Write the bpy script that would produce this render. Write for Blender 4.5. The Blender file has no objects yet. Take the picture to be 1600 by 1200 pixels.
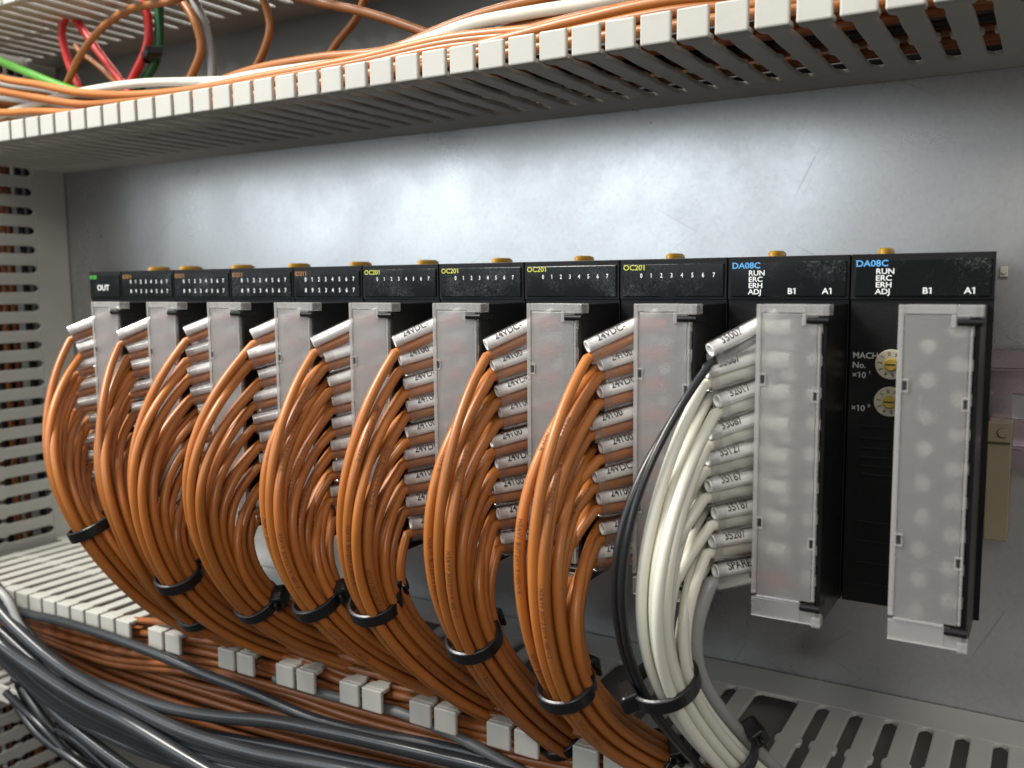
import bpy, math, random
from mathutils import Vector, Matrix
random.seed(7)
S = 0.001                                   # everything below is written in millimetres
sc = bpy.context.scene
COL = sc.collection

# ------------------------------------------------------------------ camera
CX, CY, CZ, CF, YAW, PIT, ROL = 12.7424, -311.6726, 83.5121, 1431.1763, 0.5337, 0.1088, -0.0089
FW = Vector((-math.sin(YAW)*math.cos(PIT), math.cos(YAW)*math.cos(PIT), -math.sin(PIT)))
R0 = Vector((math.cos(YAW), math.sin(YAW), 0)); U0 = R0.cross(FW)
RR = R0*math.cos(ROL) + U0*math.sin(ROL); UU = -R0*math.sin(ROL) + U0*math.cos(ROL)
CAM = Vector((CX, CY, CZ))
cam = bpy.data.cameras.new('camera'); co = bpy.data.objects.new('camera', cam); COL.objects.link(co)
m = Matrix.Identity(4)
for i in range(3):
    m[i][0] = RR[i]; m[i][1] = UU[i]; m[i][2] = -FW[i]; m[i][3] = CAM[i]*S
co.matrix_world = m
cam.sensor_width = 36; cam.lens = CF/1600*36
cam.clip_start = 0.01; cam.clip_end = 20
cam.dof.use_dof = True; cam.dof.focus_distance = 0.262; cam.dof.aperture_fstop = 17.5
sc.camera = co

# ------------------------------------------------------------------ light
w = bpy.data.worlds.new('World'); sc.world = w; w.use_nodes = True
nt = w.node_tree; bg = nt.nodes['Background']
tc = nt.nodes.new('ShaderNodeTexCoord'); sp = nt.nodes.new('ShaderNodeSeparateXYZ'); rp = nt.nodes.new('ShaderNodeValToRGB')
mr = nt.nodes.new('ShaderNodeMapRange'); mr.inputs[1].default_value = -1; mr.inputs[2].default_value = 1
nt.links.new(tc.outputs['Generated'], sp.inputs[0]); nt.links.new(sp.outputs[2], mr.inputs[0]); nt.links.new(mr.outputs[0], rp.inputs[0])
el = rp.color_ramp.elements
el[0].position = 0.30; el[0].color = (.13, .118, .106, 1)
el[1].position = 0.75; el[1].color = (.95, .97, 1.0, 1)
e = el.new(0.47); e.color = (.31, .29, .27, 1)
e = el.new(0.54); e.color = (.50, .49, .47, 1)
nt.links.new(rp.outputs[0], bg.inputs[0]); bg.inputs[1].default_value = 0.52

def area(name, loc, target, sx, sy, power, col):
    l = bpy.data.lights.new(name, 'AREA'); l.shape = 'RECTANGLE'; l.size = sx*S; l.size_y = sy*S
    l.energy = power; l.color = col
    o = bpy.data.objects.new(name, l); COL.objects.link(o)
    o.location = Vector(loc)*S
    o.rotation_euler = (Vector(target)-Vector(loc)).to_track_quat('-Z', 'Y').to_euler()
    return o
area('hall_light', (-580, -700, 250), (-220, 0, 120), 760, 290, 1.75, (.82, .92, 1.0))
area('ceiling_light', (-500, -400, 640), (-220, -60, 0), 340, 240, 8.8, (1.0, .96, .90))
area('work_light', (150, -520, 330), (-20, -40, 30), 160, 120, 0.7, (1.0, .93, .85))
sc.view_settings.view_transform = 'Standard'; sc.view_settings.look = 'None'
sc.view_settings.exposure = 0.22; sc.view_settings.gamma = 1
sc.cycles.max_bounces = 12; sc.cycles.transparent_max_bounces = 24
sc.cycles.transmission_bounces = 10

# ------------------------------------------------------------------ helpers
def at(px, py, Y):
    d = RR*((px-800)/CF) + UU*((600-py)/CF) + FW
    return CAM + d*((Y-CY)/d.y)

def tag(o, label=None, cat=None, group=None, kind=None):
    if label: o['label'] = label
    if cat: o['category'] = cat
    if group: o['group'] = group
    if kind: o['kind'] = kind
    return o

def empty(name, loc, label, cat, group=None):
    o = bpy.data.objects.new(name, None); COL.objects.link(o); o.location = Vector(loc)*S
    o.empty_display_size = 0.01
    return tag(o, label, cat, group)

class MB:
    def __init__(s): s.v = []; s.f = []; s.sm = []
    def add(s, vs, fs, smooth=False):
        n = len(s.v); s.v += [Vector(a) for a in vs]; s.f += [tuple(i+n for i in f) for f in fs]; s.sm += [smooth]*len(fs)
        return s
    def box(s, a, b):
        x0, x1 = sorted((a[0], b[0])); y0, y1 = sorted((a[1], b[1])); z0, z1 = sorted((a[2], b[2]))
        return s.add([(x0,y0,z0),(x1,y0,z0),(x1,y1,z0),(x0,y1,z0),(x0,y0,z1),(x1,y0,z1),(x1,y1,z1),(x0,y1,z1)],
              [(0,3,2,1),(4,5,6,7),(0,1,5,4),(1,2,6,5),(2,3,7,6),(3,0,4,7)])
    def prism(s, poly, fn, t0, t1):
        """poly: list of (u,v); extruded between t0 and t1; fn maps (u,v,t) to a point"""
        n = len(poly)
        vs = [fn(u, v, t0) for u, v in poly] + [fn(u, v, t1) for u, v in poly]
        fs = [tuple(range(n)), tuple(range(2*n-1, n-1, -1))] + [(i, i+n, (i+1) % n+n, (i+1) % n) for i in range(n)]
        return s.add(vs, fs)
    def lathe(s, c, ax, prof, n=20, caps=True):
        ax = Vector(ax).normalized(); a = ax.orthogonal().normalized(); b = ax.cross(a); c = Vector(c)
        vs = []; fs = []
        for h, r in prof:
            for k in range(n):
                t = 2*math.pi*k/n; vs.append(c+ax*h+(a*math.cos(t)+b*math.sin(t))*r)
        for i in range(len(prof)-1):
            for k in range(n):
                k2 = (k+1) % n; fs.append((i*n+k, i*n+k2, (i+1)*n+k2, (i+1)*n+k))
        s.add(vs, fs, True)
        if caps:
            m_ = (len(prof)-1)*n
            s.add(vs[:n], [tuple(reversed(range(n)))]); s.add(vs[m_:m_+n], [tuple(range(n))])
        return s
    def tube(s, pts, r, n=10, cap=True, flat=None):
        P = [Vector(p) for p in pts]; fr = frames(P); vs = []; fs = []
        for p, (t, a, b) in zip(P, fr):
            for k in range(n):
                q = 2*math.pi*k/n; vs.append(p+(a*math.cos(q)+b*math.sin(q))*r)
        for i in range(len(P)-1):
            for k in range(n):
                k2 = (k+1) % n; fs.append((i*n+k, i*n+k2, (i+1)*n+k2, (i+1)*n+k))
        s.add(vs, fs, True)
        if cap:
            s.add(vs[:n], [tuple(reversed(range(n)))]); s.add(vs[-n:], [tuple(range(n))])
        return s
    def build(s, name, mat, parent=None, bevel=0, seg=2, loc=None):
        me = bpy.data.meshes.new(name)
        base = parent_origin(parent) if parent else Vector((0, 0, 0))
        org = base if loc is None else Vector(loc)
        me.from_pydata([tuple((v-org)*S) for v in s.v], [], s.f); me.update()
        for p, q in zip(me.polygons, s.sm): p.use_smooth = q
        o = bpy.data.objects.new(name, me); COL.objects.link(o)
        if isinstance(mat, str): mat = M[mat]
        me.materials.append(mat)
        if parent: o.parent = parent; o.location = (org-base)*S
        else: o.location = org*S
        o['_org'] = [org.x, org.y, org.z]
        if bevel:
            md = o.modifiers.new('bevel', 'BEVEL'); md.width = bevel*S; md.segments = seg; md.limit_method = 'ANGLE'
            md.angle_limit = math.radians(40)
        return o

def parent_origin(o):
    if o is None: return Vector((0, 0, 0))
    if '_org' in o: return Vector(o['_org'])
    return o.location/S

def frames(P):
    n = len(P); out = []
    T = []
    for i in range(n):
        a = P[max(i-1, 0)]; b = P[min(i+1, n-1)]; d = b-a
        T.append(d.normalized() if d.length > 1e-9 else Vector((0, 0, -1)))
    a = T[0].orthogonal().normalized()
    for i in range(n):
        a = (a-T[i]*a.dot(T[i])).normalized(); out.append((T[i], a, T[i].cross(a)))
    return out

def spline(pts, step=2.0):
    """centripetal Catmull-Rom through pts"""
    P = [Vector(p) for p in pts]
    if len(P) == 2:
        return [P[0].lerp(P[1], k/3) for k in range(4)]
    P = [P[0]*2-P[1]] + P + [P[-1]*2-P[-2]]; out = []
    for i in range(1, len(P)-2):
        p0, p1, p2, p3 = P[i-1:i+3]
        t0 = 0; t1 = t0+max((p1-p0).length, 1e-4)**.5; t2 = t1+max((p2-p1).length, 1e-4)**.5; t3 = t2+max((p3-p2).length, 1e-4)**.5
        n = max(3, int((p2-p1).length/step))
        for k in range(n):
            t = t1+(t2-t1)*k/n
            A1 = p0*((t1-t)/(t1-t0))+p1*((t-t0)/(t1-t0)); A2 = p1*((t2-t)/(t2-t1))+p2*((t-t1)/(t2-t1)); A3 = p2*((t3-t)/(t3-t2))+p3*((t-t2)/(t3-t2))
            B1 = A1*((t2-t)/(t2-t0))+A2*((t-t0)/(t2-t0)); B2 = A2*((t3-t)/(t3-t1))+A3*((t-t1)/(t3-t1))
            out.append(B1*((t2-t)/(t2-t1))+B2*((t-t1)/(t2-t1)))
    out.append(P[-2]); return out

_tc = {}
def text2d(body, size):
    k = (body, size)
    if k in _tc: return _tc[k]
    c = bpy.data.curves.new('t', 'FONT'); c.body = body; c.size = size; c.resolution_u = 3; c.fill_mode = 'FRONT'; c.offset = size*.016 if size > 1.66 or size < 1.6 else 0
    o = bpy.data.objects.new('t', c); COL.objects.link(o)
    dg = bpy.context.evaluated_depsgraph_get(); me = o.evaluated_get(dg).to_mesh()
    r = ([(v.co.x, v.co.y) for v in me.vertices], [tuple(p.vertices) for p in me.polygons])
    o.evaluated_get(dg).to_mesh_clear(); bpy.data.objects.remove(o); bpy.data.curves.remove(c)
    vs, fs = r; vs = list(vs); fs = list(fs)
    for i, ch in enumerate(body):            # give the figure 1 its flag
        if ch == '1' and size < 3.5:
            _tc2 = text2d_w(body[:i+1], size); h = max(v[1] for v in r[0]); h = size*.72
            n = len(vs); st = size*.085
            vs += [(_tc2-st, h), (_tc2-st, h-st*1.5), (_tc2-size*.26, h-size*.22), (_tc2-size*.26, h-size*.13)]; fs.append((n, n+3, n+2, n+1))
    r = (vs, fs); _tc[k] = r; return r

def text2d_w(body, size):
    c = bpy.data.curves.new('t', 'FONT'); c.body = body; c.size = size; c.resolution_u = 2
    o = bpy.data.objects.new('t', c); COL.objects.link(o)
    dg = bpy.context.evaluated_depsgraph_get(); me = o.evaluated_get(dg).to_mesh(); x = max(v.co.x for v in me.vertices)
    o.evaluated_get(dg).to_mesh_clear(); bpy.data.objects.remove(o); bpy.data.curves.remove(c); return x
def text_flat(mb, body, size, org, ux, uy, sx=1.0):
    vs, fs = text2d(body, size); org = Vector(org); ux = Vector(ux); uy = Vector(uy)
    return mb.add([org+ux*(x*sx)+uy*y for x, y in vs], fs)

def text_tube(mb, body, size, P, r, s0, toward, shift=0.0, flip=False, off=.14):
    """wrap lettering on a tube whose centreline is P, starting at arc length s0"""
    fr = frames(P); L = [0]
    for i in range(1, len(P)): L.append(L[-1]+(P[i]-P[i-1]).length)
    vs, fs = text2d(body, size); out = []
    for x, y in vs:
        s_ = s0+x if not flip else s0-x
        i = 0
        while i < len(L)-2 and L[i+1] < s_: i += 1
        f_ = (s_-L[i])/max(L[i+1]-L[i], 1e-6); f_ = min(max(f_, 0), 1)
        p = P[i].lerp(P[i+1], f_); t = fr[i][0].lerp(fr[i+1][0], f_).normalized()
        nv = toward(p) if callable(toward) else Vector(toward)
        nv = (nv-t*nv.dot(t)).normalized(); b = nv.cross(t) * (-1 if not flip else 1)
        b = t.cross(nv)*(-1) if not flip else t.cross(nv)
        b = nv.cross(t) if not flip else t.cross(nv)
        an = (y-size*.35)/r+shift
        out.append(p+(nv*math.cos(an)+b*math.sin(an))*(r+off))
    return mb.add(out, fs)

# ------------------------------------------------------------------ materials
M = {}
def mat(name, col, rough=.5, metal=0, coat=0, noise=None, bump=None, spec=.5, trans=0, sheen=0):
    m_ = bpy.data.materials.new(name); m_.use_nodes = True; n = m_.node_tree; b = n.nodes['Principled BSDF']
    b.inputs['Base Color'].default_value = (*col, 1); b.inputs['Roughness'].default_value = rough
    b.inputs['Metallic'].default_value = metal; b.inputs['Specular IOR Level'].default_value = spec
    b.inputs['Coat Weight'].default_value = coat; b.inputs['Coat Roughness'].default_value = .08
    t = n.nodes.new('ShaderNodeTexCoord')
    if noise:
        sc_, amt, ramt = noise
        nz = n.nodes.new('ShaderNodeTexNoise'); nz.inputs['Scale'].default_value = sc_; nz.inputs['Detail'].default_value = 5
        n.links.new(t.outputs['Object'], nz.inputs['Vector'])
        mx = n.nodes.new('ShaderNodeMapRange'); mx.inputs[1].default_value = .3; mx.inputs[2].default_value = .7
        mx.inputs[3].default_value = 1-amt; mx.inputs[4].default_value = 1+amt
        n.links.new(nz.outputs[0], mx.inputs[0])
        vm = n.nodes.new('ShaderNodeVectorMath'); vm.operation = 'SCALE'; vm.inputs[0].default_value = col
        n.links.new(mx.outputs[0], vm.inputs['Scale']); n.links.new(vm.outputs[0], b.inputs['Base Color'])
        m2 = n.nodes.new('ShaderNodeMapRange'); m2.inputs[1].default_value = .3; m2.inputs[2].default_value = .7
        m2.inputs[3].default_value = max(0, rough-ramt); m2.inputs[4].default_value = rough+ramt
        n.links.new(nz.outputs[0], m2.inputs[0]); n.links.new(m2.outputs[0], b.inputs['Roughness'])
    if noise:
        oi = n.nodes.new('ShaderNodeObjectInfo'); va = n.nodes.new('ShaderNodeVectorMath'); va.operation = 'MULTIPLY_ADD'
        va.inputs[1].default_value = (9, 7, 5); L_ = n.links; L_.new(oi.outputs['Random'], va.inputs[0]); L_.new(t.outputs['Object'], va.inputs[2]); L_.new(va.outputs[0], nz.inputs['Vector'])
        if name in ('orange_wire', 'duct_wire', 'orange_wire_dark', 'white_wire'):
            m3 = n.nodes.new('ShaderNodeMapRange'); m3.inputs[3].default_value = .84; m3.inputs[4].default_value = 1.14; L_.new(oi.outputs['Random'], m3.inputs[0])
            m4 = n.nodes.new('ShaderNodeMath'); m4.operation = 'MULTIPLY'; L_.new(m3.outputs[0], m4.inputs[0]); L_.new(mx.outputs[0], m4.inputs[1]); L_.new(m4.outputs[0], vm.inputs['Scale'])
    if bump:
        nb = n.nodes.new('ShaderNodeTexNoise'); nb.inputs['Scale'].default_value = bump[0]; nb.inputs['Detail'].default_value = 4
        n.links.new(t.outputs['Object'], nb.inputs['Vector'])
        bp = n.nodes.new('ShaderNodeBump'); bp.inputs['Strength'].default_value = bump[1]; bp.inputs['Distance'].default_value = .0003
        n.links.new(nb.outputs[0], bp.inputs['Height']); n.links.new(bp.outputs[0], b.inputs['Normal'])
    M[name] = m_; return m_

mat('duct_pvc', (.46, .455, .41), .42, noise=(45, .05, .06), bump=(900, .12))
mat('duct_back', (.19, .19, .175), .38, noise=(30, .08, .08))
mat('black_plastic', (.008, .008, .0085), .38, spec=.22, noise=(60, .2, .1), bump=(1500, .15))
mat('face_plastic', (.014, .014, .015), .5, noise=(60, .25, .1), bump=(1500, .15))
mat('tie_nylon', (.010, .010, .011), .3, noise=(80, .2, .1))
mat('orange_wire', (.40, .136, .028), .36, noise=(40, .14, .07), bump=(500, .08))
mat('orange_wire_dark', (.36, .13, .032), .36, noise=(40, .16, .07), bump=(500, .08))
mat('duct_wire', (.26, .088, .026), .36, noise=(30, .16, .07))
mat('white_wire', (.66, .65, .55), .38, noise=(40, .05, .06))
mat('grey_wire', (.30, .30, .29), .38, noise=(40, .08, .06))
mat('light_grey_wire', (.56, .56, .54), .32, noise=(40, .08, .06))
mat('black_wire', (.014, .015, .017), .3, noise=(40, .2, .08))
mat('black_cable', (.030, .032, .035), .24, noise=(25, .2, .06), bump=(400, .1))
mat('slate_cable', (.13, .13, .13), .35, noise=(40, .1, .06)); mat('red_wire', (.60, .03, .025), .35); mat('green_wire', (.02, .12, .04), .4)
mat('green_yellow_wire', (.12, .42, .05), .4)
mat('yellow_latch', (.50, .28, .03), .45, noise=(90, .12, .06))
mat('dial_cream', (.55, .50, .36), .5); mat('dial_yellow', (.55, .36, .05), .45)
mat('screw_metal', (.74, .73, .68), .4, metal=.75)
mat('rail_metal', (.58, .48, .54), .27, metal=1, noise=(60, .08, .08))  # pinkish base colour paints in the tint the rail reflects
mat('ferrule_red', (.45, .03, .03), .4)
mat('print_white', (.78, .80, .80), .6); mat('print_grey', (.40, .41, .40), .6)
mat('print_blue', (.10, .38, .75), .6); mat('print_yellow', (.50, .52, .06), .6)
mat('print_orange', (.34, .16, .05), .6); mat('print_green', (.10, .50, .06), .6)
mat('print_black', (.012, .012, .012), .6); mat('print_brown', (.17, .055, .018), .6)
mat('label_cream', (.93, .92, .88), .5)
mat('block_beige', (.24, .20, .13), .5, noise=(50, .06, .05))
mat('plug_white', (.66, .66, .58), .4)

def make_plate():
    m_ = bpy.data.materials.new('galvanised'); m_.use_nodes = True; n = m_.node_tree; b = n.nodes['Principled BSDF']; L = n.links
    b.inputs['Metallic'].default_value = .93
    t = n.nodes.new('ShaderNodeTexCoord')
    n1 = n.nodes.new('ShaderNodeTexNoise'); n1.inputs['Scale'].default_value = 22; n1.inputs['Detail'].default_value = 6
    n2 = n.nodes.new('ShaderNodeTexNoise'); n2.inputs['Scale'].default_value = 420; n2.inputs['Detail'].default_value = 3
    vo = n.nodes.new('ShaderNodeTexVoronoi'); vo.inputs['Scale'].default_value = 900
    for q in (n1, n2, vo): L.new(t.outputs['Object'], q.inputs['Vector'])
    r1 = n.nodes.new('ShaderNodeMapRange'); r1.inputs[1].default_value = .3; r1.inputs[2].default_value = .7; r1.inputs[3].default_value = .22; r1.inputs[4].default_value = .34
    L.new(n1.outputs[0], r1.inputs[0])
    r2 = n.nodes.new('ShaderNodeMath'); r2.operation = 'MULTIPLY_ADD'; r2.inputs[1].default_value = .07
    L.new(n2.outputs[0], r2.inputs[0]); L.new(r1.outputs[0], r2.inputs[2]); 
    # fine scratches: stretched noise in two directions
    acc = None
    for ang, sc1 in ((.62, 900), (-.5, 620), (1.1, 700)):
        mp = n.nodes.new('ShaderNodeMapping'); mp.inputs['Rotation'].default_value = (0, ang, 0); mq = n.nodes.new('ShaderNodeMapping'); mq.inputs['Scale'].default_value = (.03, 1, 1)
        ns = n.nodes.new('ShaderNodeTexNoise'); ns.inputs['Scale'].default_value = sc1; ns.inputs['Detail'].default_value = 1
        L.new(t.outputs['Object'], mp.inputs[0]); L.new(mp.outputs[0], mq.inputs[0]); L.new(mq.outputs[0], ns.inputs['Vector'])
        rr = n.nodes.new('ShaderNodeMapRange'); rr.inputs[1].default_value = .70; rr.inputs[2].default_value = .76
        L.new(ns.outputs[0], rr.inputs[0])
        if acc is None: acc = rr.outputs[0]
        else:
            ad = n.nodes.new('ShaderNodeMath'); ad.operation = 'MAXIMUM'; L.new(acc, ad.inputs[0]); L.new(rr.outputs[0], ad.inputs[1]); acc = ad.outputs[0]
    gate = n.nodes.new('ShaderNodeTexNoise'); gate.inputs['Scale'].default_value = 14; L.new(t.outputs['Object'], gate.inputs['Vector'])
    gr = n.nodes.new('ShaderNodeMapRange'); gr.inputs[1].default_value = .46; gr.inputs[2].default_value = .58; L.new(gate.outputs[0], gr.inputs[0])
    sm = n.nodes.new('ShaderNodeMath'); sm.operation = 'MULTIPLY'; L.new(acc, sm.inputs[0]); L.new(gr.outputs[0], sm.inputs[1])
    cr = n.nodes.new('ShaderNodeMixRGB'); cr.inputs[1].default_value = (.57, .59, .60, 1); cr.inputs[2].default_value = (.55, .54, .52, 1)
    L.new(n1.outputs[0], cr.inputs[0])
    c3 = n.nodes.new('ShaderNodeMixRGB'); c3.blend_type = 'MULTIPLY'; c3.inputs[0].default_value = .10
    L.new(cr.outputs[0], c3.inputs[1]); L.new(vo.outputs['Color'], c3.inputs[2])
    hs = n.nodes.new('ShaderNodeHueSaturation'); hs.inputs['Saturation'].default_value = .25; L.new(c3.outputs[0], hs.inputs['Color'])
    c2 = n.nodes.new('ShaderNodeMixRGB'); c2.inputs[2].default_value = (.24, .24, .25, 1)
    sf = n.nodes.new('ShaderNodeMath'); sf.operation = 'MULTIPLY'; sf.inputs[1].default_value = .45; L.new(sm.outputs[0], sf.inputs[0]); L.new(sf.outputs[0], c2.inputs[0]); L.new(hs.outputs[0], c2.inputs[1]); L.new(c2.outputs[0], b.inputs['Base Color'])
    L.new(r2.outputs[0], b.inputs['Roughness'])
    bp = n.nodes.new('ShaderNodeBump'); bp.inputs['Strength'].default_value = .035; bp.inputs['Distance'].default_value = .0002
    L.new(n2.outputs[0], bp.inputs['Height']); L.new(bp.outputs[0], b.inputs['Normal'])
    M['galvanised'] = m_
make_plate()

def make_clear(name, tint, diff, gloss_rough, fac_min):
    m_ = bpy.data.materials.new(name); m_.use_nodes = True; n = m_.node_tree; L = n.links
    for q in list(n.nodes): n.nodes.remove(q)
    out = n.nodes.new('ShaderNodeOutputMaterial'); tr = n.nodes.new('ShaderNodeBsdfTransparent'); tr.inputs[0].default_value = (*tint, 1)
    gl = n.nodes.new('ShaderNodeBsdfGlossy'); gl.inputs['Roughness'].default_value = gloss_rough
    df = n.nodes.new('ShaderNodeBsdfDiffuse'); df.inputs[0].default_value = (.8, .79, .77, 1)
    lw = n.nodes.new('ShaderNodeLayerWeight'); lw.inputs[0].default_value = .35
    mr_ = n.nodes.new('ShaderNodeMapRange'); mr_.inputs[3].default_value = fac_min; mr_.inputs[4].default_value = .42
    L.new(lw.outputs['Fresnel'], mr_.inputs[0])
    a = n.nodes.new('ShaderNodeMixShader'); a.inputs[0].default_value = diff; L.new(tr.outputs[0], a.inputs[1]); L.new(df.outputs[0], a.inputs[2])
    c = n.nodes.new('ShaderNodeMixShader'); L.new(mr_.outputs[0], c.inputs[0]); L.new(a.outputs[0], c.inputs[1]); L.new(gl.outputs[0], c.inputs[2])
    L.new(c.outputs[0], out.inputs[0]); M[name] = m_
make_clear('clear_sleeve', (.985, .98, .985), .05, .10, .06)
make_clear('window_glaze', (.9, .9, .9), .0, .05, .05)

def make_frost():
    m_ = bpy.data.materials.new('frosted_cover'); m_.use_nodes = True; n = m_.node_tree; L = n.links
    for q in list(n.nodes): n.nodes.remove(q)
    out = n.nodes.new('ShaderNodeOutputMaterial')
    rf = n.nodes.new('ShaderNodeBsdfRefraction'); rf.inputs['Roughness'].default_value = .40; rf.inputs['IOR'].default_value = 1.24; rf.inputs[0].default_value = (.93, .93, .91, 1)
    tl = n.nodes.new('ShaderNodeBsdfTranslucent'); tl.inputs[0].default_value = (.85, .85, .83, 1)
    df = n.nodes.new('ShaderNodeBsdfDiffuse'); df.inputs[0].default_value = (.86, .84, .82, 1)
    gl = n.nodes.new('ShaderNodeBsdfGlossy'); gl.inputs['Roughness'].default_value = .32
    t = n.nodes.new('ShaderNodeTexCoord'); nz = n.nodes.new('ShaderNodeTexNoise'); nz.inputs['Scale'].default_value = 1600; nz.inputs['Detail'].default_value = 2
    L.new(t.outputs['Object'], nz.inputs['Vector'])
    bp = n.nodes.new('ShaderNodeBump'); bp.inputs['Strength'].default_value = .25; bp.inputs['Distance'].default_value = .0002
    L.new(nz.outputs[0], bp.inputs['Height'])
    for q in (rf, gl, df): L.new(bp.outputs[0], q.inputs['Normal'])
    a = n.nodes.new('ShaderNodeMixShader'); a.inputs[0].default_value = .5; L.new(tl.outputs[0], a.inputs[1]); L.new(df.outputs[0], a.inputs[2])
    tp = n.nodes.new('ShaderNodeBsdfTransparent'); m0 = n.nodes.new('ShaderNodeMixShader'); m0.inputs[0].default_value = .05; L.new(rf.outputs[0], m0.inputs[1]); L.new(tp.outputs[0], m0.inputs[2])
    b = n.nodes.new('ShaderNodeMixShader'); b.inputs[0].default_value = .27; L.new(m0.outputs[0], b.inputs[1]); L.new(a.outputs[0], b.inputs[2])
    lw = n.nodes.new('ShaderNodeLayerWeight'); lw.inputs[0].default_value = .3
    mr_ = n.nodes.new('ShaderNodeMapRange'); mr_.inputs[3].default_value = .09; mr_.inputs[4].default_value = .6; L.new(lw.outputs['Fresnel'], mr_.inputs[0])
    c = n.nodes.new('ShaderNodeMixShader'); L.new(mr_.outputs[0], c.inputs[0]); L.new(b.outputs[0], c.inputs[1]); L.new(gl.outputs[0], c.inputs[2])
    L.new(c.outputs[0], out.inputs[0]); M['frosted_cover'] = m_
make_frost()
make_clear('lip_clear', (.94, .94, .93), .22, .15, .12)
make_clear('cover_rim', (.94, .94, .93), .30, .12, .18)

def make_display():
    m_ = mat('display_black', (.006, .008, .008), .16, coat=.12, spec=.3)
    n = m_.node_tree; L = n.links; b = n.nodes['Principled BSDF']
    t = n.nodes.new('ShaderNodeTexCoord'); nz = n.nodes.new('ShaderNodeTexNoise'); nz.inputs['Scale'].default_value = 1500; nz.inputs['Detail'].default_value = 6; nz.inputs['Distortion'].default_value = 1.2
    oi = n.nodes.new('ShaderNodeObjectInfo'); va = n.nodes.new('ShaderNodeVectorMath'); va.operation = 'ADD'; L.new(t.outputs['Object'], va.inputs[0]); L.new(oi.outputs['Location'], va.inputs[1])
    L.new(va.outputs[0], nz.inputs['Vector'])
    g = n.nodes.new('ShaderNodeTexNoise'); g.inputs['Scale'].default_value = 90; L.new(va.outputs[0], g.inputs['Vector'])
    ad = n.nodes.new('ShaderNodeMath'); ad.operation = 'MULTIPLY'; L.new(nz.outputs[0], ad.inputs[0]); L.new(g.outputs[0], ad.inputs[1])
    r = n.nodes.new('ShaderNodeValToRGB'); r.color_ramp.elements[0].position = .36; r.color_ramp.elements[0].color = (.004, .006, .006, 1)
    r.color_ramp.elements[1].position = .50; r.color_ramp.elements[1].color = (.055, .06, .055, 1)
    L.new(ad.outputs[0], r.inputs[0]); L.new(r.outputs[0], b.inputs['Base Color'])
    r2 = n.nodes.new('ShaderNodeMapRange'); r2.inputs[1].default_value = .25; r2.inputs[2].default_value = .4; r2.inputs[3].default_value = .12; r2.inputs[4].default_value = .4
    L.new(ad.outputs[0], r2.inputs[0]); L.new(r2.outputs[0], b.inputs['Roughness'])
make_display()

# ------------------------------------------------------------------ setting: the mounting plate
pl = MB(); pl.box((-560, 0, -330), (330, 3, 420)); tag(pl.build('back_wall', 'galvanised'), kind='structure')

# ------------------------------------------------------------------ slotted wiring ducts
T = 1.6
def finger_poly(c, hw=3.05):
    L_ = [(-18.5, hw+1.95), (-19.5, hw+.6), (-21, hw), (-43.5, hw), (-44.5, hw+.85), (-47.5, hw+.85), (-48.5, hw), (-66, hw), (-71, hw-.25), (-75, hw-.3), (-76.2, hw+.9), (-77.2, hw+1.2), (-80, hw+1.2)]
    return [(c-h, v) for v, h in L_] + [(c+h, v) for v, h in reversed(L_)]
def comb(mb, fn, u0, u1, first, skip=(), lip=8.0, pitch=10.0):
    """slotted wall: root strip plus fingers with bent lips; fn maps (u, v, t): v along the depth (0 at plate), t inward"""
    mb.prism([(u0, -0.2), (u1, -0.2), (u1, -18.5), (u0, -18.5)], fn, 0, T)
    c = first
    while c < u1-4:
        if c > u0+4 and round(c, 1) not in skip:
            j = random.uniform(-.12, .12)
            mb.prism(finger_poly(c), fn, 0, T)
            h = 4.25
            # lip: bent inward at the front edge, with a small rib along its end
            mb.prism([(c-h, -80), (c+h, -80), (c+h, -81.6), (c-h, -81.6)], fn, 0, lip)
        c += pitch
ZT0, ZT1, ZL1, ZL0 = 144.8, 201.0, -52.0, -108.0
XL = -451.0
def back_strip(mb, fn, u0, u1, v0, v1):
    mb.prism([(u0, v0), (u1, v0), (u1, v1), (u0, v1)], fn, -.2, -1.8)

ud = empty('wiring_duct', (-100, 0, ZT0), 'grey slotted wiring duct running along the top above the module row', 'wiring duct', 'slotted wiring ducts')
a = MB(); comb(a, lambda u, v, t: (u, v, ZT0+t), XL+.5, 210, -449.4+.0, lip=8); a.build('slotted_wall', 'duct_pvc', ud, bevel=.55, seg=2)
a = MB(); comb(a, lambda u, v, t: (u, v, ZT1-t), XL+.5, 210, -449.4, lip=2.2); a.build('slotted_wall', 'duct_pvc', ud, bevel=.55, seg=2)
a = MB(); a.box((XL+.5, -.3, ZT0+T), (210, -1.9, ZT1-T)); a.build('duct_base', 'duct_back', ud)

gaps = {-59.5}
for k in range(-44, -6):
    c = k*10+.5
    if -300 < c < -95: gaps.add(round(c, 1))
for c in (-289.5, -279.5, -249.5, -239.5, -219.5, -209.5, -189.5, -179.5, -159.5, -149.5, -129.5, -119.5, -99.5): gaps.discard(c)
ld = empty('wiring_duct', (-100, 0, ZL1), 'grey slotted wiring duct below the modules taking in the bent wire bundles', 'wiring duct', 'slotted wiring ducts')
a = MB(); comb(a, lambda u, v, t: (u, v, ZL1-t), XL+.5, 210, -439.5, skip=gaps, lip=8); a.build('slotted_wall', 'duct_pvc', ld, bevel=.55, seg=2)
a = MB(); comb(a, lambda u, v, t: (u, v, ZL0+t), XL+.5, 210, -439.5, lip=8); a.build('slotted_wall', 'duct_pvc', ld, bevel=.55, seg=2)
a = MB(); a.box((XL+.5, -.3, ZL0+T), (210, -1.9, ZL1-T)); a.build('duct_base', 'duct_back', ld)

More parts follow.
